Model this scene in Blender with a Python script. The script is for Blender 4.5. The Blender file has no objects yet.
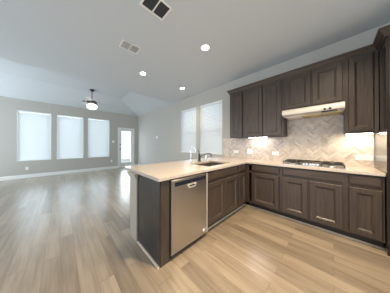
import bpy, bmesh, math, random
from mathutils import Vector, Matrix
random.seed(7)
S = bpy.context.scene
C = S.collection
PI = math.pi

def lin(r, g, b):
    f = lambda c: (c/255/12.92) if c/255 <= .04045 else ((c/255+.055)/1.055)**2.4
    return (f(r), f(g), f(b), 1)

# ------------------------------------------------------------------ camera, light, exposure
XW, YF, YK, ZC, ZT = 3.328, 7.906, 4.44, 2.94, 3.32      # side wall, far wall, edge of the low ceiling, ceilings
XL, YB = -3.3, -2.7                                       # unseen walls
cam_d = bpy.data.cameras.new('camera'); cam = bpy.data.objects.new('camera', cam_d); C.objects.link(cam)
cam_d.sensor_width = 36; cam_d.sensor_fit = 'HORIZONTAL'; cam_d.lens = 36*135.83/390
cam_d.shift_x = 6.48/390; cam_d.shift_y = -2.13/390
cam_d.clip_start = .05
cam.location = (0, 0, 1.2344)
cam.rotation_euler = (PI/2+.0058, 0, -.7544)
S.camera = cam
S.view_settings.view_transform = 'Standard'; S.view_settings.look = 'None'
S.view_settings.gamma = 1; S.view_settings.use_curve_mapping = False
S.view_settings.exposure = 0.42

W = bpy.data.worlds.new('sky'); S.world = W; W.use_nodes = True
W.node_tree.nodes['Background'].inputs[0].default_value = (.80, .90, 1, 1)
W.node_tree.nodes['Background'].inputs[1].default_value = 1.5

def area(name, loc, rot, sx, sy, power, col, spread=PI):
    d = bpy.data.lights.new(name, 'AREA'); d.shape = 'RECTANGLE'; d.size = sx; d.size_y = sy
    d.energy = power; d.color = col; d.spread = spread
    o = bpy.data.objects.new(name, d); C.objects.link(o); o.location = loc; o.rotation_euler = rot
    return o
DAY = (.77, .895, 1)
FARWIN = [(-1.173, -.29), (-.12, .755), (.93, 1.815)]
KWIN = [(2.145, 3.012), (3.158, 3.977)]
WZ0, WZ1, KZ0, KZ1 = .64, 2.525, .965, 2.53
DX0, DX1, DZ1 = 2.30, 3.03, 2.11
# daylight: the bright sky outside the far windows and patio door, and outside the kitchen windows
area('daylight_and_fill', (.75, YF+.7, 2.0), (-PI/2, 0, 0), 5.4, 4.2, 440, DAY)
area('daylight_and_fill', (XW+.7, 3.05, 1.95), (0, PI/2, 0), 3.6, 3.0, 72, DAY)
# fill light, added through openings made up for the unseen back and left walls
area('daylight_and_fill', (.2, YB-.25, 1.35), (PI/2, 0, 0), 3.8, 2.2, 42, (.88, .95, 1))
area('daylight_and_fill', (XL-.35, 6.3, 1.3), (0, -PI/2-.45, 0), 2.4, 2.8, 95, DAY)
area('daylight_and_fill', (XL-.25, 1.8, 1.4), (0, -PI/2, 0), 2.2, 3.0, 32, DAY)

# ------------------------------------------------------------------ materials
def nodes(name):
    m = bpy.data.materials.new(name); m.use_nodes = True
    nt = m.node_tree; return m, nt, nt.nodes['Principled BSDF']
def mat(name, col, rough=.5, metal=0, bump=None, spec=.5, coat=0, emit=None, estr=0):
    m, nt, p = nodes(name)
    p.inputs['Base Color'].default_value = col; p.inputs['Roughness'].default_value = rough
    p.inputs['Metallic'].default_value = metal; p.inputs['Specular IOR Level'].default_value = spec
    p.inputs['Coat Weight'].default_value = coat
    if emit: p.inputs['Emission Color'].default_value = emit; p.inputs['Emission Strength'].default_value = estr
    if bump:
        tc = nt.nodes.new('ShaderNodeTexCoord'); n = nt.nodes.new('ShaderNodeTexNoise'); b = nt.nodes.new('ShaderNodeBump')
        n.inputs['Scale'].default_value = bump[0]; n.inputs['Detail'].default_value = 3
        b.inputs['Strength'].default_value = bump[1]; b.inputs['Distance'].default_value = .004
        nt.links.new(tc.outputs['Object'], n.inputs['Vector']); nt.links.new(n.outputs['Fac'], b.inputs['Height'])
        nt.links.new(b.outputs['Normal'], p.inputs['Normal'])
    return m
def ramp(nt, stops):
    r = nt.nodes.new('ShaderNodeValToRGB'); e = r.color_ramp.elements
    while len(e) < len(stops): e.new(.5)
    for k, (pos, c) in enumerate(stops): e[k].position = pos; e[k].color = c
    return r
def wood(name, c0, c1, rough, sx, sy, sz, coat=0):
    m, nt, p = nodes(name)
    tc = nt.nodes.new('ShaderNodeTexCoord'); mp = nt.nodes.new('ShaderNodeMapping'); n = nt.nodes.new('ShaderNodeTexNoise')
    mp.inputs['Scale'].default_value = (sx, sy, sz); n.inputs['Scale'].default_value = 1; n.inputs['Detail'].default_value = 5
    n.inputs['Roughness'].default_value = .65
    r = ramp(nt, [(.3, c0), (.72, c1)])
    L = nt.links.new
    L(tc.outputs['Object'], mp.inputs['Vector']); L(mp.outputs['Vector'], n.inputs['Vector']); L(n.outputs['Fac'], r.inputs['Fac'])
    L(r.outputs['Color'], p.inputs['Base Color']); p.inputs['Roughness'].default_value = rough
    p.inputs['Coat Weight'].default_value = coat; p.inputs['Coat Roughness'].default_value = .12
    return m
M = {}
M['wall'] = mat('wall_paint', lin(182, 179, 172), .75, bump=(90, .12), spec=.3)
M['ceiling'] = mat('ceiling_paint', lin(203, 208, 211), .9, bump=(60, .25), spec=.2)
M['trim'] = mat('white_trim', lin(232, 232, 228), .35)
M['vinyl'] = mat('white_vinyl', lin(235, 236, 236), .4)
M['cab'] = wood('espresso_stain', lin(48, 39, 34), lin(78, 65, 56), .38, 45, 45, 3)
M['cab_h'] = wood('espresso_stain_cross', lin(48, 39, 34), lin(78, 65, 56), .38, 3, 45, 45)
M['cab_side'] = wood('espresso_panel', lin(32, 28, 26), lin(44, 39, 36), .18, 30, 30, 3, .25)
M['inside'] = mat('cabinet_interior', lin(60, 50, 44), .6)
M['toe'] = mat('toe_kick_stain', lin(40, 33, 29), .6)
M['shoe'] = mat('shoe_molding_wood', lin(196, 176, 152), .5)
M['plastic'] = mat('white_plastic', lin(240, 238, 233), .35)
M['slot'] = mat('dark_slot', lin(50, 48, 46), .6)
M['chrome'] = mat('chrome', (.75, .76, .78, 1), .12, 1)
M['nickel'] = mat('brushed_nickel', (.55, .55, .56, 1), .3, 1)
M['bronze'] = mat('dark_bronze', lin(60, 58, 58), .35, .7)
M['black'] = mat('black_enamel', lin(24, 23, 23), .35)
M['iron'] = mat('cast_iron', lin(34, 32, 31), .55)
M['gasket'] = mat('black_gasket', lin(16, 16, 18), .4)
M['panel_black'] = mat('black_control_strip', lin(28, 32, 44), .25)
M['sinkmat'] = mat('granite_composite_sink', lin(70, 64, 58), .45, bump=(300, .2))
M['blade'] = mat('fan_blade_grey', lin(205, 208, 210), .5)
M['gold'] = mat('aluminium_filter', (.75, .62, .35, 1), .4, .9)
M['lens'] = mat('can_light_lens', (1, 1, 1, 1), .5, emit=(1, .90, .76, 1), estr=14)
M['globe'] = mat('frosted_globe', (.9, .9, .9, 1), .5, emit=(1, .86, .72, 1), estr=3.0)
M['led_warm'] = mat('warm_led_lens', (1, 1, 1, 1), .5, emit=(1, .88, .70, 1), estr=48)
M['led_cool'] = mat('cool_led_lens', (1, 1, 1, 1), .5, emit=(1, .90, .88, 1), estr=22)
M['grille'] = mat('grille_dark', lin(70, 72, 75), .6)
M['pale'] = mat('grille_pale', lin(150, 147, 143), .6)
M['pilaster'] = mat('greige_trim_paint', lin(172, 163, 150), .5)
M['patio'] = mat('patio_concrete', lin(170, 168, 162), .9, bump=(20, .2))

def steel(name, base, rough, sc):
    m, nt, p = nodes(name)
    tc = nt.nodes.new('ShaderNodeTexCoord'); mp = nt.nodes.new('ShaderNodeMapping'); n = nt.nodes.new('ShaderNodeTexNoise')
    mp.inputs['Scale'].default_value = sc; n.inputs['Scale'].default_value = 1; n.inputs['Detail'].default_value = 3
    mr = nt.nodes.new('ShaderNodeMapRange'); mr.inputs['To Min'].default_value = rough-.06; mr.inputs['To Max'].default_value = rough+.08
    L = nt.links.new
    L(tc.outputs['Object'], mp.inputs['Vector']); L(mp.outputs['Vector'], n.inputs['Vector'])
    L(n.outputs['Fac'], mr.inputs['Value']); L(mr.outputs['Result'], p.inputs['Roughness'])
    p.inputs['Base Color'].default_value = base; p.inputs['Metallic'].default_value = 1
    return m
M['steel'] = steel('brushed_stainless', (.54, .51, .48, 1), .3, (2, 60, 260))
M['hoodsteel'] = mat('satin_steel_hood', lin(182, 178, 172), .45, .15)

def quartz():
    m, nt, p = nodes('cream_quartz')
    tc = nt.nodes.new('ShaderNodeTexCoord'); n = nt.nodes.new('ShaderNodeTexNoise'); n.inputs['Scale'].default_value = 70; n.inputs['Detail'].default_value = 4
    r = ramp(nt, [(.35, lin(176, 164, 153)), (.65, lin(195, 183, 172))])
    nt.links.new(tc.outputs['Object'], n.inputs['Vector']); nt.links.new(n.outputs['Fac'], r.inputs['Fac'])
    nt.links.new(r.outputs['Color'], p.inputs['Base Color']); p.inputs['Roughness'].default_value = .14
    return m
M['quartz'] = quartz()

def floor_mat():
    m, nt, p = nodes('oak_plank_floor'); N = nt.nodes.new; L = nt.links.new
    tc = N('ShaderNodeTexCoord'); mp = N('ShaderNodeMapping'); mp.inputs['Rotation'].default_value = (0, 0, PI/2)
    br = N('ShaderNodeTexBrick'); br.offset = .37; br.offset_frequency = 2
    br.inputs['Color1'].default_value = (0, 0, 0, 1); br.inputs['Color2'].default_value = (1, 1, 1, 1); br.inputs['Mortar'].default_value = (.5, .5, .5, 1)
    br.inputs['Scale'].default_value = 1; br.inputs['Brick Width'].default_value = 1.05; br.inputs['Row Height'].default_value = .125
    br.inputs['Mortar Size'].default_value = .0016; br.inputs['Mortar Smooth'].default_value = 0
    L(tc.outputs['Object'], mp.inputs['Vector']); L(mp.outputs['Vector'], br.inputs['Vector'])
    # grain: stretched noise, shifted on each plank
    add = N('ShaderNodeVectorMath'); add.operation = 'ADD'
    sc = N('ShaderNodeVectorMath'); sc.operation = 'SCALE'; sc.inputs['Scale'].default_value = 40
    L(br.outputs['Color'], sc.inputs[0]); L(mp.outputs['Vector'], add.inputs[0]); L(sc.outputs['Vector'], add.inputs[1])
    m2 = N('ShaderNodeMapping'); m2.inputs['Scale'].default_value = (1.6, 22, 1); L(add.outputs['Vector'], m2.inputs['Vector'])
    g = N('ShaderNodeTexNoise'); g.inputs['Scale'].default_value = 1; g.inputs['Detail'].default_value = 6; g.inputs['Roughness'].default_value = .6
    L(m2.outputs['Vector'], g.inputs['Vector'])
    m3 = N('ShaderNodeMapping'); m3.inputs['Scale'].default_value = (1.1, 5, 1); L(add.outputs['Vector'], m3.inputs['Vector'])
    k = N('ShaderNodeTexNoise'); k.inputs['Scale'].default_value = 1; k.inputs['Detail'].default_value = 2
    L(m3.outputs['Vector'], k.inputs['Vector'])
    base = ramp(nt, [(0, lin(132, 119, 103)), (.35, lin(154, 140, 121)), (.7, lin(166, 151, 132)), (1, lin(143, 130, 114))])
    L(br.outputs['Color'], base.inputs['Fac'])
    gr = ramp(nt, [(.29, (.55, .50, .45, 1)), (.58, (1, 1, 1, 1)), (.8, (1.0, .98, .95, 1))])
    L(g.outputs['Fac'], gr.inputs['Fac'])
    kr = ramp(nt, [(.25, (.70, .66, .62, 1)), (.6, (1, 1, 1, 1))]); L(k.outputs['Fac'], kr.inputs['Fac'])
    mx = N('ShaderNodeMix'); mx.data_type = 'RGBA'; mx.blend_type = 'MULTIPLY'; mx.inputs['Factor'].default_value = .75
    L(base.outputs['Color'], mx.inputs[6]); L(gr.outputs['Color'], mx.inputs[7])
    m4 = N('ShaderNodeMix'); m4.data_type = 'RGBA'; m4.blend_type = 'MULTIPLY'; m4.inputs['Factor'].default_value = .6
    L(mx.outputs[2], m4.inputs[6]); L(kr.outputs['Color'], m4.inputs[7])
    m5 = N('ShaderNodeMix'); m5.data_type = 'RGBA'; m5.inputs[7].default_value = lin(120, 98, 74)
    L(br.outputs['Fac'], m5.inputs['Factor']); L(m4.outputs[2], m5.inputs[6])
    L(m5.outputs[2], p.inputs['Base Color'])
    p.inputs['Specular IOR Level'].default_value = .7; p.inputs['Coat Weight'].default_value = .8; p.inputs['Coat Roughness'].default_value = .24
    rr = N('ShaderNodeMapRange'); rr.inputs['To Min'].default_value = .28; rr.inputs['To Max'].default_value = .40
    L(g.outputs['Fac'], rr.inputs['Value']); L(rr.outputs['Result'], p.inputs['Roughness'])
    b = N('ShaderNodeBump'); b.inputs['Strength'].default_value = .12; b.inputs['Distance'].default_value = .003
    L(g.outputs['Fac'], b.inputs['Height']); L(b.outputs['Normal'], p.inputs['Normal'])
    return m
M['floor'] = floor_mat()

def tile_mat():
    m, nt, p = nodes('honed_stone_tile'); N = nt.nodes.new; L = nt.links.new
    geo = N('ShaderNodeNewGeometry'); tc = N('ShaderNodeTexCoord')
    r = ramp(nt, [(0, lin(182, 169, 155)), (.3, lin(203, 191, 179)), (.65, lin(216, 206, 196)), (1, lin(192, 180, 168))])
    L(geo.outputs['Random Per Island'], r.inputs['Fac'])
    sc = N('ShaderNodeVectorMath'); sc.operation = 'SCALE'; sc.inputs[0].default_value = (30, 17, 9)
    L(geo.outputs['Random Per Island'], sc.inputs['Scale'])
    ad = N('ShaderNodeVectorMath'); L(tc.outputs['Object'], ad.inputs[0]); L(sc.outputs['Vector'], ad.inputs[1])
    n = N('ShaderNodeTexNoise'); n.inputs['Scale'].default_value = 14; n.inputs['Detail'].default_value = 5; L(ad.outputs['Vector'], n.inputs['Vector'])
    k = ramp(nt, [(.35, (.80, .78, .76, 1)), (.6, (1, 1, 1, 1))]); L(n.outputs['Fac'], k.inputs['Fac'])
    mx = N('ShaderNodeMix'); mx.data_type = 'RGBA'; mx.blend_type = 'MULTIPLY'; mx.inputs['Factor'].default_value = .8
    L(r.outputs['Color'], mx.inputs[6]); L(k.outputs['Color'], mx.inputs[7]); L(mx.outputs[2], p.inputs['Base Color'])
    p.inputs['Roughness'].default_value = .38
    return m
M['tile'] = tile_mat()
M['grout'] = mat('grout', lin(205, 196, 186), .8)

def blind_mat(name, tr):
    m, nt, p = nodes(name); N = nt.nodes.new; L = nt.links.new
    p.inputs['Base Color'].default_value = lin(212, 212, 212); p.inputs['Roughness'].default_value = .5
    t = N('ShaderNodeBsdfTranslucent'); t.inputs['Color'].default_value = (.88, .89, .90, 1)
    mx = N('ShaderNodeMixShader'); mx.inputs['Fac'].default_value = tr
    L(p.outputs[0], mx.inputs[1]); L(t.outputs[0], mx.inputs[2]); L(mx.outputs[0], nt.nodes['Material Output'].inputs['Surface'])
    return m
M['lightsteel'] = mat('pale_steel_and_highlight', lin(215, 208, 200), .35, .3)  # pale steel of the pocket handle, and the highlight painted on the door edge
M['dark_nickel'] = mat('dark_nickel', (.2, .2, .21, 1), .28, 1)
M['blind'] = blind_mat('white_blind_slats', .08)
def glass_mat():
    m, nt, p = nodes('window_glass'); N = nt.nodes.new; L = nt.links.new
    t = N('ShaderNodeBsdfTransparent'); t.inputs['Color'].default_value = (.93, .96, .96, 1)
    g = N('ShaderNodeBsdfGlossy'); g.inputs['Roughness'].default_value = .02
    mx = N('ShaderNodeMixShader'); mx.inputs['Fac'].default_value = .07
    L(t.outputs[0], mx.inputs[1]); L(g.outputs[0], mx.inputs[2]); L(mx.outputs[0], nt.nodes['Material Output'].inputs['Surface'])
    return m
M['glass'] = glass_mat()

# ------------------------------------------------------------------ mesh helpers
def root_of(o):
    while o.parent: o = o.parent
    return o
class MB:
    """vertices and faces of one part, in the frame of its thing"""
    def __init__(s): s.v = []; s.f = []
    def add(s, vs, fs):
        n = len(s.v); s.v += [tuple(a) for a in vs]; s.f += [tuple(i+n for i in f) for f in fs]; return s
    def box(s, x0, x1, y0, y1, z0, z1):
        x0, x1 = sorted((x0, x1)); y0, y1 = sorted((y0, y1)); z0, z1 = sorted((z0, z1))
        return s.add([(x0,y0,z0),(x1,y0,z0),(x1,y1,z0),(x0,y1,z0),(x0,y0,z1),(x1,y0,z1),(x1,y1,z1),(x0,y1,z1)],
            [(0,3,2,1),(4,5,6,7),(0,1,5,4),(1,2,6,5),(2,3,7,6),(3,0,4,7)])
    def rings(s, rings, cap0=True, cap1=True, closed=False):
        n = len(rings[0]); vs = [p for r in rings for p in r]; fs = []
        m = len(rings)
        for k in range(m if closed else m-1):
            a, b = k*n, ((k+1) % m)*n
            for i in range(n): fs.append((a+i, a+(i+1) % n, b+(i+1) % n, b+i))
        if cap0 and not closed: fs.append(tuple(range(n-1, -1, -1)))
        if cap1 and not closed: fs.append(tuple((m-1)*n+i for i in range(n)))
        return s.add(vs, fs)
    def lathe(s, prof, c=(0,0,0), n=24, axis='z'):
        R = []
        for r, h in prof:
            ring = []
            for i in range(n):
                a = 2*PI*i/n; p = (r*math.cos(a), r*math.sin(a), h)
                if axis == 'x': p = (h, p[0], p[1])
                if axis == 'y': p = (p[1], h, p[0])
                ring.append((p[0]+c[0], p[1]+c[1], p[2]+c[2]))
            R.append(ring)
        return s.rings(R)
    def tube(s, path, r, n=10):
        P = [Vector(p) for p in path]; R = []; up = None
        rr = r if isinstance(r, (list, tuple)) else [r]*len(P)
        for k, p in enumerate(P):
            t = ((P[min(k+1, len(P)-1)]-P[max(k-1, 0)])).normalized()
            if up is None: up = t.orthogonal().normalized()
            else: up = (up - t*up.dot(t)).normalized()
            b = t.cross(up)
            R.append([tuple(p+(up*math.cos(2*PI*i/n)+b*math.sin(2*PI*i/n))*rr[k]) for i in range(n)])
        return s.rings(R)
    def build(s, name, m, parent=None, bevel=0, smooth=False, seg=2, xf=None):
        me = bpy.data.meshes.new(name); me.from_pydata(s.v, [], s.f)
        bm = bmesh.new(); bm.from_mesh(me)
        if bevel:
            bmesh.ops.remove_doubles(bm, verts=bm.verts, dist=1e-6)
        bmesh.ops.recalc_face_normals(bm, faces=bm.faces); bm.to_mesh(me); bm.free()
        me.materials.append(m if not isinstance(m, str) else M[m])
        o = bpy.data.objects.new(name, me); C.objects.link(o)
        if parent: o.parent = parent
        if smooth:
            for q in me.polygons: q.use_smooth = True
            try: me.set_sharp_from_angle(angle=math.radians(40))
            except Exception: pass
        if bevel:
            b = o.modifiers.new('edge', 'BEVEL'); b.width = bevel; b.segments = seg; b.limit_method = 'ANGLE'; b.angle_limit = .6
        return o
def thing(name, label, cat, loc, rz=0, group=None):
    o = bpy.data.objects.new(name, None); C.objects.link(o); o.location = loc; o.rotation_euler = (0, 0, rz)
    o.empty_display_size = .05
    return tag(o, label, cat, group)
def tag(o, label, cat, group=None):
    o['label'] = label; o['category'] = cat
    if group: o['group'] = group
    return o
def struct(o):
    o['kind'] = 'structure'; return o
def sempty(name, loc, rz=0):
    o = bpy.data.objects.new(name, None); C.objects.link(o); o.location = loc; o.rotation_euler = (0, 0, rz); o.empty_display_size = .05
    return struct(o)
def dup(r, loc, label=None, rz=None):
    n = r.copy(); C.objects.link(n); n.location = loc
    if rz is not None: n.rotation_euler = (0, 0, rz)
    if label: n['label'] = label
    for ch in list(r.children):
        c = ch.copy(); C.objects.link(c); c.parent = n
        for g in list(ch.children):
            d = g.copy(); C.objects.link(d); d.parent = c
    return n
def cells(us, vs, hole, to3, t):
    """slab pierced by holes: us/vs are grid lines, hole(uc, vc) True where open; to3(u, v, depth) -> xyz"""
    us = sorted(set(us)); vs = sorted(set(vs)); mb = MB(); K = {}
    nu, nv = len(us)-1, len(vs)-1
    keep = {(i, j) for i in range(nu) for j in range(nv) if not hole((us[i]+us[i+1])/2, (vs[j]+vs[j+1])/2)}
    def V(i, j, d):
        if (i, j, d) not in K: K[(i, j, d)] = len(mb.v); mb.v.append(to3(us[i], vs[j], d*t))
        return K[(i, j, d)]
    for i, j in keep:
        for d in (0, 1): mb.f.append((V(i,j,d), V(i+1,j,d), V(i+1,j+1,d), V(i,j+1,d)))
        for (di, dj, a, b) in ((-1,0,(i,j),(i,j+1)), (1,0,(i+1,j),(i+1,j+1)), (0,-1,(i,j),(i+1,j)), (0,1,(i,j+1),(i+1,j+1))):
            if (i+di, j+dj) not in keep: mb.f.append((V(*a,0), V(*b,0), V(*b,1), V(*a,1)))
    return mb
def sweep(path, prof, closed_path=False):
    """mitred sweep of profile [(out, z)] along a horizontal polyline; out points to the left of travel"""
    P = [Vector((p[0], p[1])) for p in path]; R = []
    for k, p in enumerate(P):
        d0 = (P[k]-P[k-1]).normalized() if k else None
        d1 = (P[k+1]-P[k]).normalized() if k < len(P)-1 else None
        d0 = d0 or d1; d1 = d1 or d0
        n0 = Vector((-d0.y, d0.x)); n1 = Vector((-d1.y, d1.x)); m = (n0+n1).normalized(); sc = 1/max(.2, m.dot(n0))
        R.append([(p.x+m.x*o*sc, p.y+m.y*o*sc, z) for o, z in prof])
    return MB().rings(R)

# ------------------------------------------------------------------ the room
struct(MB().box(XL-.2, XW+.2, YB-.2, YF+.2, -.12, 0).build('floor', 'floor'))
inr = lambda a, b, x: a < x < b
ZTOP = 3.5
hole_r = lambda y, z: inr(KZ0, KZ1, z) and any(inr(a, b, y) for a, b in KWIN)
wall_right = struct(cells([YB-.2, YF+.2]+[q for w in KWIN for q in w], [0, ZTOP, KZ0, KZ1], hole_r, lambda u, v, d: (XW+d, u, v), .16).build('wall_right', 'wall'))
def hole_f(x, z):
    return (inr(WZ0, WZ1, z) and any(inr(a, b, x) for a, b in FARWIN)) or (inr(DX0, DX1, x) and z < DZ1)
struct(cells([XL-.2, XW]+[q for w in FARWIN for q in w]+[DX0, DX1], [0, ZTOP, WZ0, WZ1, DZ1], hole_f, lambda u, v, d: (u, YF+d, v), .16).build('wall_far', 'wall'))
struct(cells([YB, YF, 4.9, 7.7, .3, 3.3], [0, ZTOP, .3, 2.6], lambda y, z: (inr(4.9, 7.7, y) or inr(.3, 3.3, y)) and inr(.3, 2.6, z), lambda u, v, d: (XL-d, u, v), .16).build('wall_left', 'wall'))  # unseen wall; its openings are added to let fill light in
struct(cells([XL-.2, XW, -1.7, 2.1], [0, ZTOP, .25, 2.45], lambda x, z: inr(-1.7, 2.1, x) and inr(.25, 2.45, z), lambda u, v, d: (u, YB-d, v), .16).build('wall_back', 'wall'))  # wall behind the camera; its opening is added for fill light
# ceiling: flat over the kitchen, hipped vault over the living room
run = 1.36
cb = MB(); x0, x1 = XL, XW
cb.add([(x0,YB,ZC),(x1,YB,ZC),(x1,YK,ZC),(x0,YK,ZC),                        # 0-3 flat low ceiling
        (x1,YF,ZC),(x0,YF,ZC),                                              # 4,5 far corners
        (x1-run,YF-run,ZT),(x0+run,YF-run,ZT),(x1-run,YK,ZT),(x0+run,YK,ZT)],
       [(0,1,2,3),(5,4,6,7),(4,2,8,6),(3,5,7,9),(7,6,8,9),(3,2,8,9)])
ceil = struct(cb.build('ceiling', 'ceiling'))
struct(MB().box(XL-.2, XW+.2, YB-.2, YF+.2, ZTOP, ZTOP+.1).build('ceiling_roof_deck', 'ceiling'))
struct(MB().box(-6, 8, YF+.2, YF+5, -.15, -.03).build('ground', 'patio'))

BBP = [(0, 0), (.014, 0), (.014, .105), (.009, .118), (.005, .127), (0, .13)]
def base(name, a, b): struct(sweep([a, b], BBP).build(name, 'trim'))
base('baseboard_far', (DX0-.075, YF), (XL, YF)); base('baseboard_far_corner', (XW, YF), (DX1+.075, YF))
base('baseboard_right', (XW, 1.93), (XW, YF))
base('baseboard_left', (XL, YF), (XL, YB)); base('baseboard_back', (XL, YB), (XW, YB))

# windows: vinyl frame, meeting rail, pane, sill. Local frame: x along the wall, y out of the room
def window(n, loc, rz, w, z0, z1, rail=False):
    r = sempty('window_%d' % n, loc, rz); h = z1-z0
    f = MB(); t = .045
    f.box(0, t, .10, .155, 0, h).box(w-t, w, .10, .155, 0, h).box(t, w-t, .10, .155, 0, t).box(t, w-t, .10, .155, h-t, h)
    if rail: f.box(t, w-t, .095, .15, h*.46-.03, h*.46+.03)
    f.build('window_frame', 'vinyl', r, .003)
    MB().box(t-.005, w-t+.005, .122, .126, t-.005, h-t+.005).build('pane', 'glass', r)
    MB().box(.002, w-.002, .0, .098, .001, .016).build('window_sill', 'trim', r, .003)
    return r
def blind(loc, rz, w, h, label):
    r = thing('window_blind', label, 'blind', loc, rz, 'closed white window blinds')
    w -= .02
    MB().box(.01, w+.01, .008, .062, h-.055, h-.002).build('headrail', 'vinyl', r, .003)
    s = MB(); pitch = .045; z = .045; a = -math.radians(62)
    while z < h-.06:
        dy, dz = .025*math.cos(a), .025*math.sin(a); cy = .036; t = .0014
        p = [(cy-dy, z+dz), (cy+dy, z-dz)]
        nx, nz = math.sin(a)*t, math.cos(a)*t
        q = [(p[0][0]-nx, p[0][1]-nz), (p[1][0]-nx, p[1][1]-nz), (p[1][0]+nx, p[1][1]+nz), (p[0][0]+nx, p[0][1]+nz)]
        s.rings([[(.013, y, zz) for y, zz in q], [(w+.007, y, zz) for y, zz in q]]); z += pitch
    s.build('slats', 'blind', r)
    MB().box(.012, w+.008, .012, .06, .018, .036).build('bottom_rail', 'vinyl', r, .003)
    MB().tube([(w-.12, .004, h-.06), (w-.12, .002, h-.6)], .005, 8).build('tilt_wand', 'plastic', r)
    return r
pos = ['white closed blind in the living room window furthest from the glass door',
       'white closed blind in the middle one of three living room windows',
       'white closed blind in the living room window beside the glass door']
for k, (a, b) in enumerate(FARWIN):
    window(k+1, (a, YF, WZ0), 0, b-a, WZ0, WZ1); blind((a, YF, WZ0), 0, b-a, WZ1-WZ0, pos[k])
kpos = ['white slatted blind in the kitchen window next to the dark upper cabinets', 'white slatted blind in the kitchen window further from the upper cabinets']
for k, (a, b) in enumerate(KWIN):
    window(k+4, (XW, b, KZ0), -PI/2, b-a, KZ0, KZ1, True); blind((XW, b, KZ0), -PI/2, b-a, KZ1-KZ0, kpos[k])

# patio door: casing, slab with a full glass lite and its inner blind, two locks, hinges
dr = sempty('door_1', (DX0, YF, 0)); dw = DX1-DX0
c = MB(); cw = .075
c.box(-cw, 0, -.018, 0, 0, DZ1+cw).box(dw, dw+cw, -.018, 0, 0, DZ1+cw).box(0, dw, -.018, 0, DZ1, DZ1+cw)
c.box(0, .02, 0, .15, 0, DZ1).box(dw-.02, dw, 0, .15, 0, DZ1).box(.02, dw-.02, 0, .15, DZ1-.02, DZ1)
c.build('door_casing', 'trim', dr, .004)
gx0, gx1, gz0, gz1 = .11, dw-.11, .29, 2.0
s = cells([.022, dw-.022, gx0, gx1], [.02, DZ1-.022, gz0, gz1], lambda x, z: inr(gx0, gx1, x) and inr(gz0, gz1, z), lambda u, v, d: (u, .03+d, v), .045)
slab = s.build('door_panel', 'trim', dr, .003)
fr = cells([gx0-.025, gx1+.025, gx0, gx1], [gz0-.025, gz1+.025, gz0, gz1], lambda x, z: inr(gx0, gx1, x) and inr(gz0, gz1, z), lambda u, v, d: (u, .02+d, v), .0095)
fr.build('lite_frame', 'trim', slab, .003)
MB().box(gx0, gx1, .05, .054, gz0, gz1).build('pane', 'glass', slab)
b = MB(); z = gz0+.012
while z < gz1-.005: b.box(gx0+.004, gx1-.004, .060, .0615, z-.003, z+.003); z += .022
b.build('lite_blind', 'blind', slab)
MB().lathe([(.032, 0), (.032, -.012), (.02, -.016)], (.055, .03, 1.28), 20, 'y').build('deadbolt', 'bronze', dr)
MB().lathe([(.032, 0), (.032, -.012), (.013, -.016), (.013, -.04), (.028, -.045), (.03, -.06), (.02, -.075)], (.055, .03, 1.03), 20, 'y').build('door_knob', 'bronze', dr, smooth=True)
for z in (.25, 1.07, 1.87): MB().tube([(dw-.021, .024, z-.05), (dw-.021, .024, z+.05)], .008, 8).build('hinge', 'nickel', dr)
MB().box(0, dw, -.01, .16, 0, .018).build('threshold', 'nickel', dr, .003)

# half wall behind the peninsula with trimmed end
XE, YPF, ZCT = .7214, 1.193, .914
PW0, PW1 = 1.765, 1.925
struct(MB().box(XE, XW, PW0, PW1, 0, .872).build('wall_peninsula', 'wall'))
t = MB()
t.box(XE-.018, XE, PW0-.045, PW1+.012, .132, .80)
t.box(XE-.034, XE+.012, PW0-.045, PW1+.03, .80, .835).box(XE-.048, XE+.02, PW0-.045, PW1+.045, .835, .872)
t.build('trim_1', 'pilaster', None, .004); struct(bpy.data.objects['trim_1'])
struct(sweep([(XW, PW1), (XE-.018, PW1), (XE-.018, PW0-.045)][::-1], [(-o*1.8, z) for o, z in BBP]).build('baseboard_peninsula', 'pilaster'))
# ------------------------------------------------------------------ cabinets
def rect_rings(x0, x1, z0, z1, prof):
    """front faces -y; prof = [(inset, y)] from the back edge to the centre"""
    return [[(x0+i, y, z0+i), (x1-i, y, z0+i), (x1-i, y, z1-i), (x0+i, y, z1-i)] for i, y in prof]
def door_mb(x0, x1, z0, z1):                      # framed door with stepped moulding round a flat centre
    w = min(.058, (x1-x0)*.24)
    return MB().rings(rect_rings(x0, x1, z0, z1, [(0, 0), (0, -.018), (.004, -.022), (w, -.022), (w+.003, -.0165), (w+.009, -.016), (w+.021, -.006), (w+.026, -.0045)]))
def drawer_mb(x0, x1, z0, z1):                    # slab front with a stepped edge
    return MB().rings(rect_rings(x0, x1, z0, z1, [(0, 0), (0, -.012), (.006, -.015), (.012, -.0155), (.016, -.020), (.02, -.020)]))
def base_cab(loc, rz, w, depth, label, doors, drawers, group='dark base cabinets', stile=.03):
    r = thing('base_cabinet', label, 'cabinet', loc, rz, group)
    Z0, Z1, t = .105, .872, .016
    for a in (0, w-t): MB().box(a, a+t, .02, depth, Z0, Z1).build('side_panel', 'inside', r)
    MB().box(t, w-t, .02, depth, Z0, Z0+t).build('bottom_panel', 'inside', r)
    MB().box(t, w-t, depth-t, depth, Z0+t, Z1).build('back_panel', 'inside', r)
    f = MB().box(0, stile, 0, .02, Z0, Z1).box(w-stile, w, 0, .02, Z0, Z1).box(stile, w-stile, 0, .02, Z0, Z0+.03).box(stile, w-stile, 0, .02, Z1-.03, Z1).box(stile, w-stile, 0, .02, .70, .735)
    if len(doors) > 1:
        m = (doors[0][1]+doors[1][0])/2; f.box(m-.02, m+.02, 0, .02, Z0+.03, .70)
    f.build('face_frame', 'cab', r)
    MB().box(0, w, .075, .09, 0, Z0).build('toe_kick', 'toe', r)
    for a, b in doors: door_mb(a, b, .125, .700).build('door', 'cab', r)
    for a, b in drawers: drawer_mb(a, b, .735, .858).build('drawer_front', 'cab_h', r)
    return r
PX = XE+.125
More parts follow.
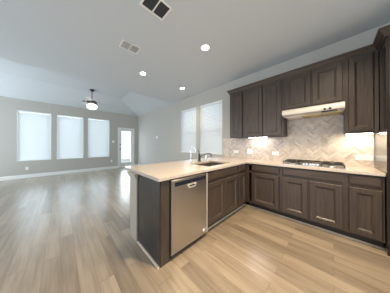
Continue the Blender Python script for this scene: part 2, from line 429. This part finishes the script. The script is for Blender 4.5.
# peninsula side
YB_P = PW0-YPF-.004
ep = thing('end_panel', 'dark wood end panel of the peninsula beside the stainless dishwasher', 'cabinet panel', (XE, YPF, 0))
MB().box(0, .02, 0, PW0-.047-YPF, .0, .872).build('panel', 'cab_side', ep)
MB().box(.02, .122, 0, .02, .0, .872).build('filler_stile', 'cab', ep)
DWX0, DWX1 = .848, 1.452
SBX1 = 2.345
base_cab((DWX1+.004, YPF, 0), 0, SBX1-DWX1-.006, YB_P, 'dark two-door sink cabinet with a false front, right of the dishwasher'.replace('right of', 'beside'),
         [(.015, .435), (.447, .862)], [(.015, .862)])
base_cab((SBX1, YPF, 0), 0, .353, YB_P, 'narrow dark cabinet between the sink cabinet and the inside corner', [(.025, .30)], [(.025, .30)])
# range side, local x runs towards -y
XRF = 2.718
dep = XW-XRF-.004
base_cab((XRF, 1.172, 0), -PI/2, .572, dep, 'dark base cabinet between the inside corner and the cooktop, one door one drawer', [(.085, .535)], [(.085, .535)])
base_cab((XRF, .600, 0), -PI/2, .705, dep, 'dark two-door base cabinet with a wide false front under the gas cooktop', [(.014, .335), (.357, .684)], [(.014, .684)])
base_cab((XRF, -.105, 0), -PI/2, .300, dep, 'dark one-door base cabinet between the cooktop and the tall cabinet', [(.034, .282)], [(.034, .282)])
cf = MB().box(2.70, XRF+.02, 1.172, YPF-.001, .105, .872)
tag(cf.build('corner_filler', 'cab'), 'dark filler strip in the inside corner of the base cabinets', 'cabinet trim')
# pale shoe moulding along the toe kicks
sp = [(0, 0), (.016, 0), (.014, .01), (.008, .017), (0, .019)]
struct(sweep([(XRF+.074, -.41), (XRF+.074, YPF+.074), (XE-.001, YPF+.074-.074)][:2], sp).build('trim_2', 'shoe'))
struct(sweep([(2.718+.055, YPF+.0745), (DWX1+.004, YPF+.0745)], sp).build('trim_3', 'shoe'))
struct(sweep([(XE, YPF-.002), (XE, PW0-.06)], sp).build('trim_4', 'shoe'))

# dishwasher
dwr = thing('dishwasher', 'stainless steel built-in dishwasher with black control strip in the peninsula', 'dishwasher', (DWX0, YPF, 0))
w = DWX1-DWX0
MB().box(.012, w-.012, .005, .54, .10, .862).build('body', 'gasket', dwr)
pz0, pz1, px0, px1 = .772, .815, .045, w-.045
d = MB().rings(rect_rings(.003, w-.02, .062, .858, [(0, .004), (0, -.022), (.006, -.028), (.02, -.028)]))
door = d.build('door', 'steel', dwr)
MB().box(px0, px1, -.030, -.0275, .786, .830).build('control_strip', 'panel_black', door)
MB().box(w-.018, w-.003, -.027, .004, .062, .858).build('edge_highlight', 'lightsteel', door, .002)  # pale strip put in for the highlight along the door's edge
hb = MB(); hc = w*.50
hb.rings([[(hc+q*.075*k, y, .752-.0+abs(q)*0+dz) for q, y, dz in ((-1,-.0275,.022),(1,-.0275,.022),(.7,-.0275,-.022),(-.7,-.0275,-.022))] for k in (1,)]+
         [[(hc+q*.075, y, .752+dz) for q, y, dz in ((-1,-.042,.022),(1,-.042,.022),(.7,-.034,-.022),(-.7,-.034,-.022))]])
hp = hb.build('pocket_handle', 'lightsteel', door)
MB().box(hc-.045, hc+.045, -.0425, -.041, .752, .768).build('pocket_recess', 'gasket', hp)
MB().lathe([(.02, -.0275), (.02, -.031), (.017, -.032)], (w*.86, 0, .125), 24, 'y').build('badge', 'plastic', door)
MB().box(.02, w-.02, .03, .045, .0, .10).build('kick_plate', 'gasket', dwr)
for fx in (.06, w-.06): MB().lathe([(.018, 0), (.018, .01), (.01, .012), (.01, .1)], (fx, .12, 0), 12).build('foot', 'black', dwr)

# countertop, one L with a sink cut-out
SX0, SX1, SY0, SY1 = 1.62, 2.31, 1.285, 1.735
CX0, CY0, CY1, CXF = XE-.03, YPF-.033, 2.150, 2.680
def ct_hole(x, y):
    return (inr(SX0, SX1, x) and inr(SY0, SY1, y)) or (y < CY0 and x < CXF)
ct = cells([CX0, XW-.001, CXF, SX0, SX1], [-.409, CY0, CY1, SY0, SY1], ct_hole, lambda u, v, dd: (u, v, ZCT-dd), .038)
tag(ct.build('countertop', 'quartz', None, .004, seg=3), 'cream quartz L-shaped countertop over the peninsula and range cabinets', 'countertop')

# sink
sk = thing('kitchen_sink', 'dark undermount sink set in the peninsula countertop', 'sink', ((SX0+SX1)/2, (SY0+SY1)/2, ZCT-.039))
hx, hy = (SX1-SX0)/2, (SY1-SY0)/2
def rr(x, y, z, r=.03, n=4):
    o = []
    for cx, cy, a0 in ((x-r, y-r, 0), (-x+r, y-r, PI/2), (-x+r, -y+r, PI), (x-r, -y+r, 1.5*PI)):
        for i in range(n+1): a = a0+PI/2*i/n; o.append((cx+r*math.cos(a), cy+r*math.sin(a), z))
    return o
MB().rings([rr(hx+.02, hy+.02, -.001), rr(hx+.02, hy+.02, -.012), rr(hx+.008, hy+.008, -.02), rr(hx-.002, hy-.002, -.21), rr(hx-.05, hy-.05, -.225),
            rr(hx-.055, hy-.055, -.215), rr(hx-.012, hy-.012, -.19), rr(hx, hy, -.001)], closed=False, cap0=False, cap1=False).add([], []).build('bowl_wall', 'sinkmat', sk, smooth=True)
b = MB(); b.rings([rr(hx-.05, hy-.05, -.2245), rr(hx-.05, hy-.05, -.214)]); b.build('bowl_floor', 'sinkmat', sk)
MB().lathe([(.055, -.214), (.055, -.209), (.04, -.211), (.0, -.2115)], (0, .02, 0), 20).build('drain', 'chrome', sk, smooth=True)

# faucets and dispenser
def arc(c, r, a0, a1, n=10):  # in the y-z plane (towards -y)
    return [(c[0], c[1]+r*math.cos(a0+(a1-a0)*i/n), c[2]+r*math.sin(a0+(a1-a0)*i/n)) for i in range(n+1)]
fg = thing('water_filter_faucet', 'slim chrome gooseneck drinking-water faucet beside the sink', 'faucet', (1.752, 1.80, ZCT))
MB().lathe([(.024, 0), (.024, .006), (.014, .012), (.014, .075), (.009, .085)], n=16).build('base', 'chrome', fg, smooth=True)
MB().tube([(0,0,.08), (0,0,.24)]+arc((0,-.06,.24), .06, 0, PI*.95)[1:]+[(0,-.121,.215)], .007).build('gooseneck', 'chrome', fg, smooth=True)
MB().tube([(.012,0,.06), (.045,0,.066)], .005, 8).build('lever', 'chrome', fg, smooth=True)
ff = thing('kitchen_faucet', 'dark single-lever kitchen faucet behind the sink', 'faucet', (1.985, 1.80, ZCT))
MB().lathe([(.03, 0), (.03, .006), (.024, .014), (.022, .12), (.018, .15), (.0, .155)], n=18).build('body', 'bronze', ff, smooth=True)
MB().tube([(.01,-.01,.09), (.05,-.04,.125), (.10,-.075,.15), (.15,-.11,.156), (.185,-.135,.148), (.195,-.142,.12), (.196,-.143,.085)], [.013,.013,.013,.013,.014,.016,.016]).build('spout', 'dark_nickel', ff, smooth=True)
MB().tube([(0,0,.15), (.0,.012,.18), (0,.03,.225)], [.011,.008,.006], 8).build('lever', 'bronze', ff, smooth=True)
sd = thing('soap_dispenser', 'small chrome soap dispenser behind the sink, next to the kitchen faucet', 'soap dispenser', (2.19, 1.80, ZCT))
MB().lathe([(.022, 0), (.022, .006), (.012, .012), (.011, .075), (.016, .08), (.016, .105), (.0, .108)], n=16).build('body', 'chrome', sd, smooth=True)
MB().tube([(0,0,.095), (0,-.05,.10), (0,-.075,.088)], .006, 8).build('nozzle', 'chrome', sd, smooth=True)

# ------------------------------------------------------------------ backsplash (herringbone), part of the side wall
def herringbone():
    Wt, n, g, t = .032, 4, .002, .008
    me = bpy.data.meshes.new('backsplash'); bm = bmesh.new()
    y0, y1, z0, z1 = -.407, 2.107, ZCT+.001, 1.86
    cy, cz = .25, 1.2; ca = math.cos(PI/4)
    for i in range(-78, 79):
        for j in range(-78, 79):
            k = (i-j) % (2*n)
            if k == 0: a, b, c2, d2 = i, i+n, j, j+1
            elif k == 2*n-1: a, b, c2, d2 = i, i+1, j, j+n
            else: continue
            q = [(a*Wt+g/2, c2*Wt+g/2), (b*Wt-g/2, c2*Wt+g/2), (b*Wt-g/2, d2*Wt-g/2), (a*Wt+g/2, d2*Wt-g/2)]
            P = [(cy+(u-v)*ca, cz+(u+v)*ca) for u, v in q]
            if max(p[0] for p in P) < y0 or min(p[0] for p in P) > y1 or max(p[1] for p in P) < z0 or min(p[1] for p in P) > z1: continue
            f = [bm.verts.new((XW-t, y, z)) for y, z in P]; bk = [bm.verts.new((XW-.0045, y, z)) for y, z in P]
            bm.faces.new(f)
            for s in range(4): bm.faces.new((f[s], f[(s+1) % 4], bk[(s+1) % 4], bk[s]))
    for co, no in (((0,y0,0),(0,-1,0)), ((0,y1,0),(0,1,0)), ((0,0,z0),(0,0,-1)), ((0,0,z1),(0,0,1))):
        bmesh.ops.bisect_plane(bm, geom=bm.verts[:]+bm.edges[:]+bm.faces[:], plane_co=co, plane_no=no, clear_outer=True)
    # the tile stops lower left and right of the hood
    geom = bm.verts[:]+bm.edges[:]+bm.faces[:]
    bmesh.ops.bisect_plane(bm, geom=geom, plane_co=(0,0,1.415), plane_no=(0,0,1))
    for yy in (.62, -.115): bmesh.ops.bisect_plane(bm, geom=bm.verts[:]+bm.edges[:]+bm.faces[:], plane_co=(0,yy,0), plane_no=(0,1,0))
    dead = [f for f in bm.faces if f.calc_center_median().z > 1.415 and not (-.115 < f.calc_center_median().y < .62)]
    bmesh.ops.delete(bm, geom=dead, context='FACES')
    bmesh.ops.recalc_face_normals(bm, faces=bm.faces)
    bm.to_mesh(me); bm.free(); me.materials.append(M['tile'])
    o = bpy.data.objects.new('backsplash', me); C.objects.link(o); o.parent = wall_right
    MB().box(XW-.005, XW, y0, y1, z0, 1.415).box(XW-.005, XW, -.115, .62, 1.415, z1).build('grout', 'grout', o)
herringbone()

# ------------------------------------------------------------------ upper cabinets
XUF, UD = 2.998, XW-2.998-.002
def upper_cab(y, w, z0, z1, label, doors, dz):
    r = thing('upper_cabinet', label, 'cabinet', (XUF, y, z0), -PI/2, 'dark upper cabinets'); h = z1-z0
    MB().box(0, w, .02, UD, .012, h).build('carcass', 'cab', r)
    f = MB().box(0, .03, 0, .02, 0, h).box(w-.03, w, 0, .02, 0, h).box(.03, w-.03, 0, .02, 0, .03).box(.03, w-.03, 0, .02, h-.03, h)
    if len(doors) > 1: m = (doors[0][1]+doors[1][0])/2; f.box(m-.025, m+.025, 0, .02, .03, h-.03)
    f.build('face_frame', 'cab', r)
    MB().box(0, w, .3, UD, 0, .012).build('hanging_rail', 'cab', r)
    for a, b in doors: door_mb(a, b, dz[0]-z0, dz[1]-z0).build('door', 'cab', r)
    return r
UT = 2.475
upper_cab(1.717, .352, 1.405, UT, 'narrow one-door dark upper cabinet nearest the kitchen windows'.replace('nearest', 'beside'), [(.038, .305)], (1.425, 2.44))
upper_cab(1.364, .733, 1.405, UT, 'tall two-door dark upper cabinet between the narrow one and the range hood', [(.018, .378), (.396, .706)], (1.425, 2.44))
upper_cab(.630, .748, 1.858, UT, 'short two-door dark upper cabinet above the range hood', [(.032, .380), (.402, .728)], (1.885, 2.45))
upper_cab(-.119, .288, 1.405, UT, 'tall one-door dark upper cabinet between the range hood and the tall cabinet', [(.036, .246)], (1.43, 2.45))
# tall cabinet at the end of the range run
XTF = 2.660
tc_ = thing('tall_cabinet', 'full-height dark cabinet at the end of the range counter, cut by the picture edge', 'cabinet', (XTF, -.412, 0), -PI/2)
MB().box(.0, .02, .0, XW-XTF-.002, .0, UT).build('side_panel', 'cab_side', tc_)
MB().box(.02, .9, .02, XW-XTF-.002, .105, UT).build('carcass', 'cab', tc_)
f = MB().box(.02, .045, 0, .02, .105, UT).box(.875, .9, 0, .02, .105, UT).box(.045, .875, 0, .02, .105, .13).box(.045, .875, 0, .02, UT-.03, UT).box(.045, .875, 0, .02, 1.735, 1.80)
f.build('face_frame', 'cab', tc_)
for a, b in ((.028, .448), (.46, .88)):
    door_mb(a, b, 1.785, 2.45).build('upper_door', 'cab', tc_)
    door_mb(a, b, .125, 1.745).build('lower_door', 'cab', tc_)
MB().box(0.02, .9, .075, .09, 0, .105).build('toe_kick', 'toe', tc_)
# crown
cp = [(0, UT-.02), (.006, UT-.02), (.008, UT+.0), (.02, UT+.012), (.036, UT+.045), (.05, UT+.055), (.052, UT+.075), (0, UT+.075)]
pth = [(XW-.002, 1.717+.002), (XUF-.003, 1.719), (XUF-.003, -.408), (XTF-.003, -.408), (XTF-.003, -1.33)]
tag(sweep(pth, [(-o, z) for o, z in cp]).build('crown_molding', 'cab_h'), 'dark stepped crown molding along the tops of the upper cabinets', 'molding')

# under-cabinet lights
def uc(y0, y1, m, label):
    r = thing('under_cabinet_light', label, 'light', (3.17, (y0+y1)/2, 1.405)); h = abs(y1-y0)/2
    MB().box(-.045, .045, -h, h, -.006, 0).build('housing', 'plastic', r, .003)
    MB().box(-.037, .037, -h+.01, h-.01, -.010, -.006).build('lens', m, r)
uc(1.33, .95, 'led_cool', 'slim light bar under the two-door upper cabinet, glowing on the tile')
uc(-.13, -.385, 'led_warm', 'slim warm light bar under the upper cabinet by the tall cabinet')

# ------------------------------------------------------------------ hood and cooktop
HY0, HW = .618, .735
hd = thing('range_hood', 'pale steel under-cabinet range hood with two black knobs above the cooktop', 'range hood', (XUF, HY0, 1.735), -PI/2)
D0, D1 = -.155, XW-XUF-.01      # front and back, local y
prof = [(D1, .118), (D0+.06, .118), (D0+.03, .112), (D0+.008, .09), (D0, .055), (D0+.002, .02), (D0+.02, .012), (D0+.10, .004), (D0+.11, .0), (D1, .0)]
MB().rings([[(x, y, z) for y, z in prof] for x in (0, HW)]).build('hood_shell', 'hoodsteel', hd, .003, smooth=True)
MB().box(.03, HW*.34, D0+.115, D1-.05, -.006, .0).build('lamp_lens', 'plastic', hd)
g = MB().box(HW*.36, HW*.66, D0+.115, D1-.05, -.007, .0)
g.build('grease_filter', 'gold', hd)
MB().box(HW*.68, HW*.97, D0+.115, D1-.05, -.007, .0).build('grease_filter', 'gold', hd)
for x in (.535, .59): MB().lathe([(.014, 0), (.014, -.012), (.011, -.02), (.0, -.021)], (x, D0+.002, .036), 16, 'y').build('knob', 'gasket', hd, smooth=True)
MB().box(.5, .66, D0+.03, D0+.05, -.004, .012).build('control_bracket', 'black', hd)

CW, CDp = .76, .52
ck = thing('gas_cooktop', 'stainless gas cooktop with black grates on the counter under the hood', 'cooktop', (2.745, .622, ZCT), -PI/2)
MB().rings([rr2 for rr2 in [[(x+CW/2, y+CDp/2, z) for x, y, z in rr(CW/2-i, CDp/2-i, zz, .02)] for i, zz in ((0, .0), (0, .006), (.006, .010), (.02, .010), (.026, .006))]]).build('tray', 'steel', ck)
BP = [(.15, .14, .045), (.15, .39, .038), (.38, .30, .055), (.61, .14, .038), (.61, .39, .045)]
for x, y, r_ in BP:
    bo = MB().lathe([(r_+.012, .006), (r_+.01, .014), (r_, .022), (r_*.85, .024)], (x, y, 0), 20).build('burner', 'nickel', ck, smooth=True)
    MB().lathe([(r_*.82, .024), (r_*.86, .030), (r_*.6, .034), (0, .0345)], (x, y, 0), 20).build('burner_cap', 'black', bo, smooth=True)
for gx0_, gx1_, cs in ((.03, .262, [(.15, .14), (.15, .39)]), (.27, .49, [(.38, .30)]), (.498, .73, [(.61, .14), (.61, .39)])):
    g = MB(); y0_, y1_, zt, b_ = .035, .485, .052, .011
    if cs[0][0] == .38: y0_ = .11
    for x in (gx0_, gx1_-b_): g.box(x, x+b_, y0_, y1_, zt-.012, zt)
    for y in (y0_, y1_-b_, (y0_+y1_)/2-b_/2): g.box(gx0_+b_, gx1_-b_, y, y+b_, zt-.012, zt)
    for cx, cy in cs:
        for sx, sy in ((-1,0),(1,0),(0,-1),(0,1)):
            a = (cx+sx*.022, cy+sy*.022); e = (cx+sx*.105, cy+sy*.1)
            g.box(min(a[0], e[0])-(b_/2 if sx == 0 else 0), max(a[0], e[0])+(b_/2 if sx == 0 else 0), min(a[1], e[1])-(b_/2 if sy == 0 else 0), max(a[1], e[1])+(b_/2 if sy == 0 else 0), zt-.012, zt+.003)
    for x in (gx0_, gx1_-b_):
        for y in (y0_, y1_-b_): g.box(x, x+b_, y, y+b_, .010, zt-.012)
    g.build('grate', 'iron', ck)
for k in range(5):
    MB().lathe([(.019, .006), (.019, .012), (.016, .014), (.015, .034), (.012, .037), (0, .0375)], (.30+k*.04, .05+.012*(k % 2), 0), 16).build('knob', 'chrome', ck, smooth=True)

# ------------------------------------------------------------------ outlets and switches (local frame: faces -y)
def plate(name, label, cat, loc, rz, w, h, holes, grp, kind='outlet', part='receptacle'):
    r = thing(name, label, cat, loc, rz, grp)
    MB().rings(rect_rings(-w/2, w/2, -h/2, h/2, [(0, 0), (0, -.003), (.004, -.006), (.008, -.006)])).build('cover_plate', 'plastic', r)
    for x, z, a, b in holes:
        q = MB().box(x-a/2, x+a/2, -.009, -.0055, z-b/2, z+b/2).build(part, 'plastic', r, .0015)
        if part == 'receptacle':
            for s in (-1, 1): MB().box(x+s*.006-.001, x+s*.006+.001, -.0094, -.0088, z-.004+.002, z+.006).build('slot', 'slot', q)
    return r
XT = XW-.008
hz = [(-.019, 0, .028, .034), (.019, 0, .028, .034)]
plate('outlet_plate', 'white outlet plate on the tile nearest the kitchen window'.replace('nearest', 'beside'), 'outlet', (XT, 1.734, 1.065), -PI/2, .125, .075, hz, 'wall outlets')
plate('switch_plate', 'white two-gang switch plate on the tile under the glowing light bar', 'switch', (XT, 1.374, 1.085), -PI/2, .118, .118, [(-.023, 0, .033, .066), (.023, 0, .033, .066)], 'wall switches', part='rocker')
plate('outlet_plate', 'white outlet plate on the tile just before the cooktop', 'outlet', (XT, .838, 1.060), -PI/2, .125, .078, hz, 'wall outlets')
plate('outlet_plate', 'long white multi-outlet plate on the tile under the warm light bar', 'outlet', (XT, -.318, 1.045), -PI/2, .168, .08, [(-.055, 0, .028, .034), (-.02, 0, .028, .034), (.02, 0, .028, .034), (.055, 0, .028, .034)], 'wall outlets')
vt = [(0, .02, .034, .028), (0, -.02, .034, .028)]
plate('outlet_plate', 'white outlet low on the far wall under the first wide window'.replace('first wide window', 'window furthest from the door'), 'outlet', (-.927, YF, .36), 0, .075, .118, vt, 'wall outlets')
plate('outlet_plate', 'white outlet low on the far wall beside the patio door', 'outlet', (1.925, YF, .41), 0, .075, .118, vt, 'wall outlets')
plate('switch_plate', 'white switch plate on the far wall beside the patio door', 'switch', (2.01, YF, 1.42), 0, .118, .118, [(-.023, 0, .033, .066), (.023, 0, .033, .066)], 'wall switches', part='rocker')
plate('switch_plate', 'white switch plate on the blank wall between the patio door and kitchen windows', 'switch', (XW, 5.74, 1.61), -PI/2, .165, .118, [(-.046, 0, .033, .066), (0, 0, .033, .066), (.046, 0, .033, .066)], 'wall switches', part='rocker')

# ------------------------------------------------------------------ ceiling fittings
CANP = 42
def can(x, y, label=None, power=CANP, src=[None]):
    if src[0] is None:
        r = thing('recessed_light', label, 'ceiling light', (x, y, ZC), 0, 'recessed ceiling lights')
        MB().lathe([(.088, 0), (.086, -.004), (.07, -.007), (.062, -.003), (.062, 0)], n=28).build('trim_ring', 'trim', r, smooth=True)
        MB().lathe([(.061, -.0005), (.06, -.0035), (0, -.0045)], n=28).build('lens', 'lens', r)
        src[0] = r
    else: r = dup(src[0], (x, y, ZC), label)
    d = bpy.data.lights.new('can_beam', 'SPOT'); d.energy = power; d.color = (1, .79, .52); d.spot_size = 2.35; d.spot_blend = .9; d.shadow_soft_size = .06
    o = bpy.data.objects.new('can_beam', d); C.objects.link(o); o.location = (x, y, ZC-.03)
    return r
can(1.836, 1.524, 'round recessed ceiling light above the peninsula sink area, biggest of those in view')
can(1.418, 3.092, 'round recessed ceiling light between the small vent and the kitchen windows')
can(2.646, 3.093, 'round recessed ceiling light closest to the kitchen windows'.replace('closest to', 'just before'))
for x, y in ((1.84, -.05), (1.15, .3)):  # unseen cans; the second is added to brighten the kitchen floor
    can(x, y, 'round recessed ceiling light over the kitchen floor, out of frame', 150 if y < 0 else 235)

def vent(name, label, cx, cy, w, l, m, nsl, ang):
    """w across x, l across y, two louvred bays side by side along x"""
    r = thing(name, label, 'air vent', (cx, cy, ZC), ang); e = .024
    hw, hl = w/2, l/2
    f = cells([-hw, hw, -hw+e, hw-e, -.008, .008], [-hl, hl, -hl+e, hl-e], lambda x, y: inr(-hl+e, hl-e, y) and (inr(-hw+e, -.008, x) or inr(.008, hw-e, x)), lambda u, v, dd: (u, v, -dd), .009)
    f.build('frame', 'trim', r, .003)
    for s in (-1, 1):
        a, b_ = sorted((s*.0085, s*(hw-e-.0005)))
        MB().box(a, b_, -hl+e+.0005, hl-e-.0005, -.0025, -.0002).build('backing', m, r)
        g = MB()
        for k in range(nsl):
            y = -hl+e+(2*hl-2*e)*(k+.5)/nsl; t_ = (2*hl-2*e)/nsl*.36
            g.rings([[(x, y-t_, -.0075), (x, y-t_+.003, -.0085), (x, y+t_, -.0035), (x, y+t_-.003, -.0027)] for x in (a, b_)])
        g.build('louvers', 'grille' if m == 'grille' else 'trim', r)
    return r
vent('return_air_grille', 'larger ceiling vent with dark louvers in a white frame', .845, 1.478, .325, .235, 'grille', 9, 0)
vent('supply_vent', 'smaller all-white ceiling vent near the edge of the low ceiling', .873, 2.41, .31, .225, 'pale', 9, 0)

# ceiling fan
FX, FY = .847, 6.2
fn = thing('ceiling_fan', 'ceiling fan with a glowing schoolhouse globe hanging in the living room', 'ceiling fan', (FX, FY, ZT))
MB().lathe([(.075, 0), (.075, -.02), (.055, -.055), (.02, -.075), (.0, -.076)], n=24).build('canopy', 'bronze', fn, smooth=True)
MB().tube([(0, 0, -.07), (0, 0, -.42)], .013, 12).build('downrod', 'bronze', fn, smooth=True)
MB().lathe([(.02, -.41), (.06, -.42), (.14, -.44), (.155, -.46), (.155, -.50), (.12, -.525), (.085, -.535), (.085, -.55), (0, -.552)], n=32).build('motor_housing', 'bronze', fn, smooth=True)
MB().lathe([(.085, -.545), (.11, -.555), (.16, -.60), (.168, -.65), (.14, -.70), (.08, -.735), (.03, -.745), (0, -.746)], n=32).build('light_globe', 'globe', fn, smooth=True)
def blade(a):
    ca, sa = math.cos(a), math.sin(a); tilt = math.radians(11)
    def X(r, s, z): return (ca*r-sa*s*math.cos(tilt), sa*r+ca*s*math.cos(tilt), -.475+z+s*math.sin(tilt))
    out = [(.21, .05), (.32, .062), (.55, .068), (.66, .066), (.69, .04), (.70, 0)]
    pts = out+[(r, -s) for r, s in out[-2::-1]]
    o = MB().rings([[X(r, s, z) for r, s in pts] for z in (-.004, .004)]).build('blade', 'blade', fn)
    MB().rings([[X(r, s, z) for r, s in ((.14, .018), (.20, .022), (.27, .045), (.29, 0), (.27, -.045), (.20, -.022), (.14, -.018))] for z in (-.010, -.0045)]).build('blade_bracket', 'bronze', o)
for k in range(5): blade(math.radians(35+72*k))
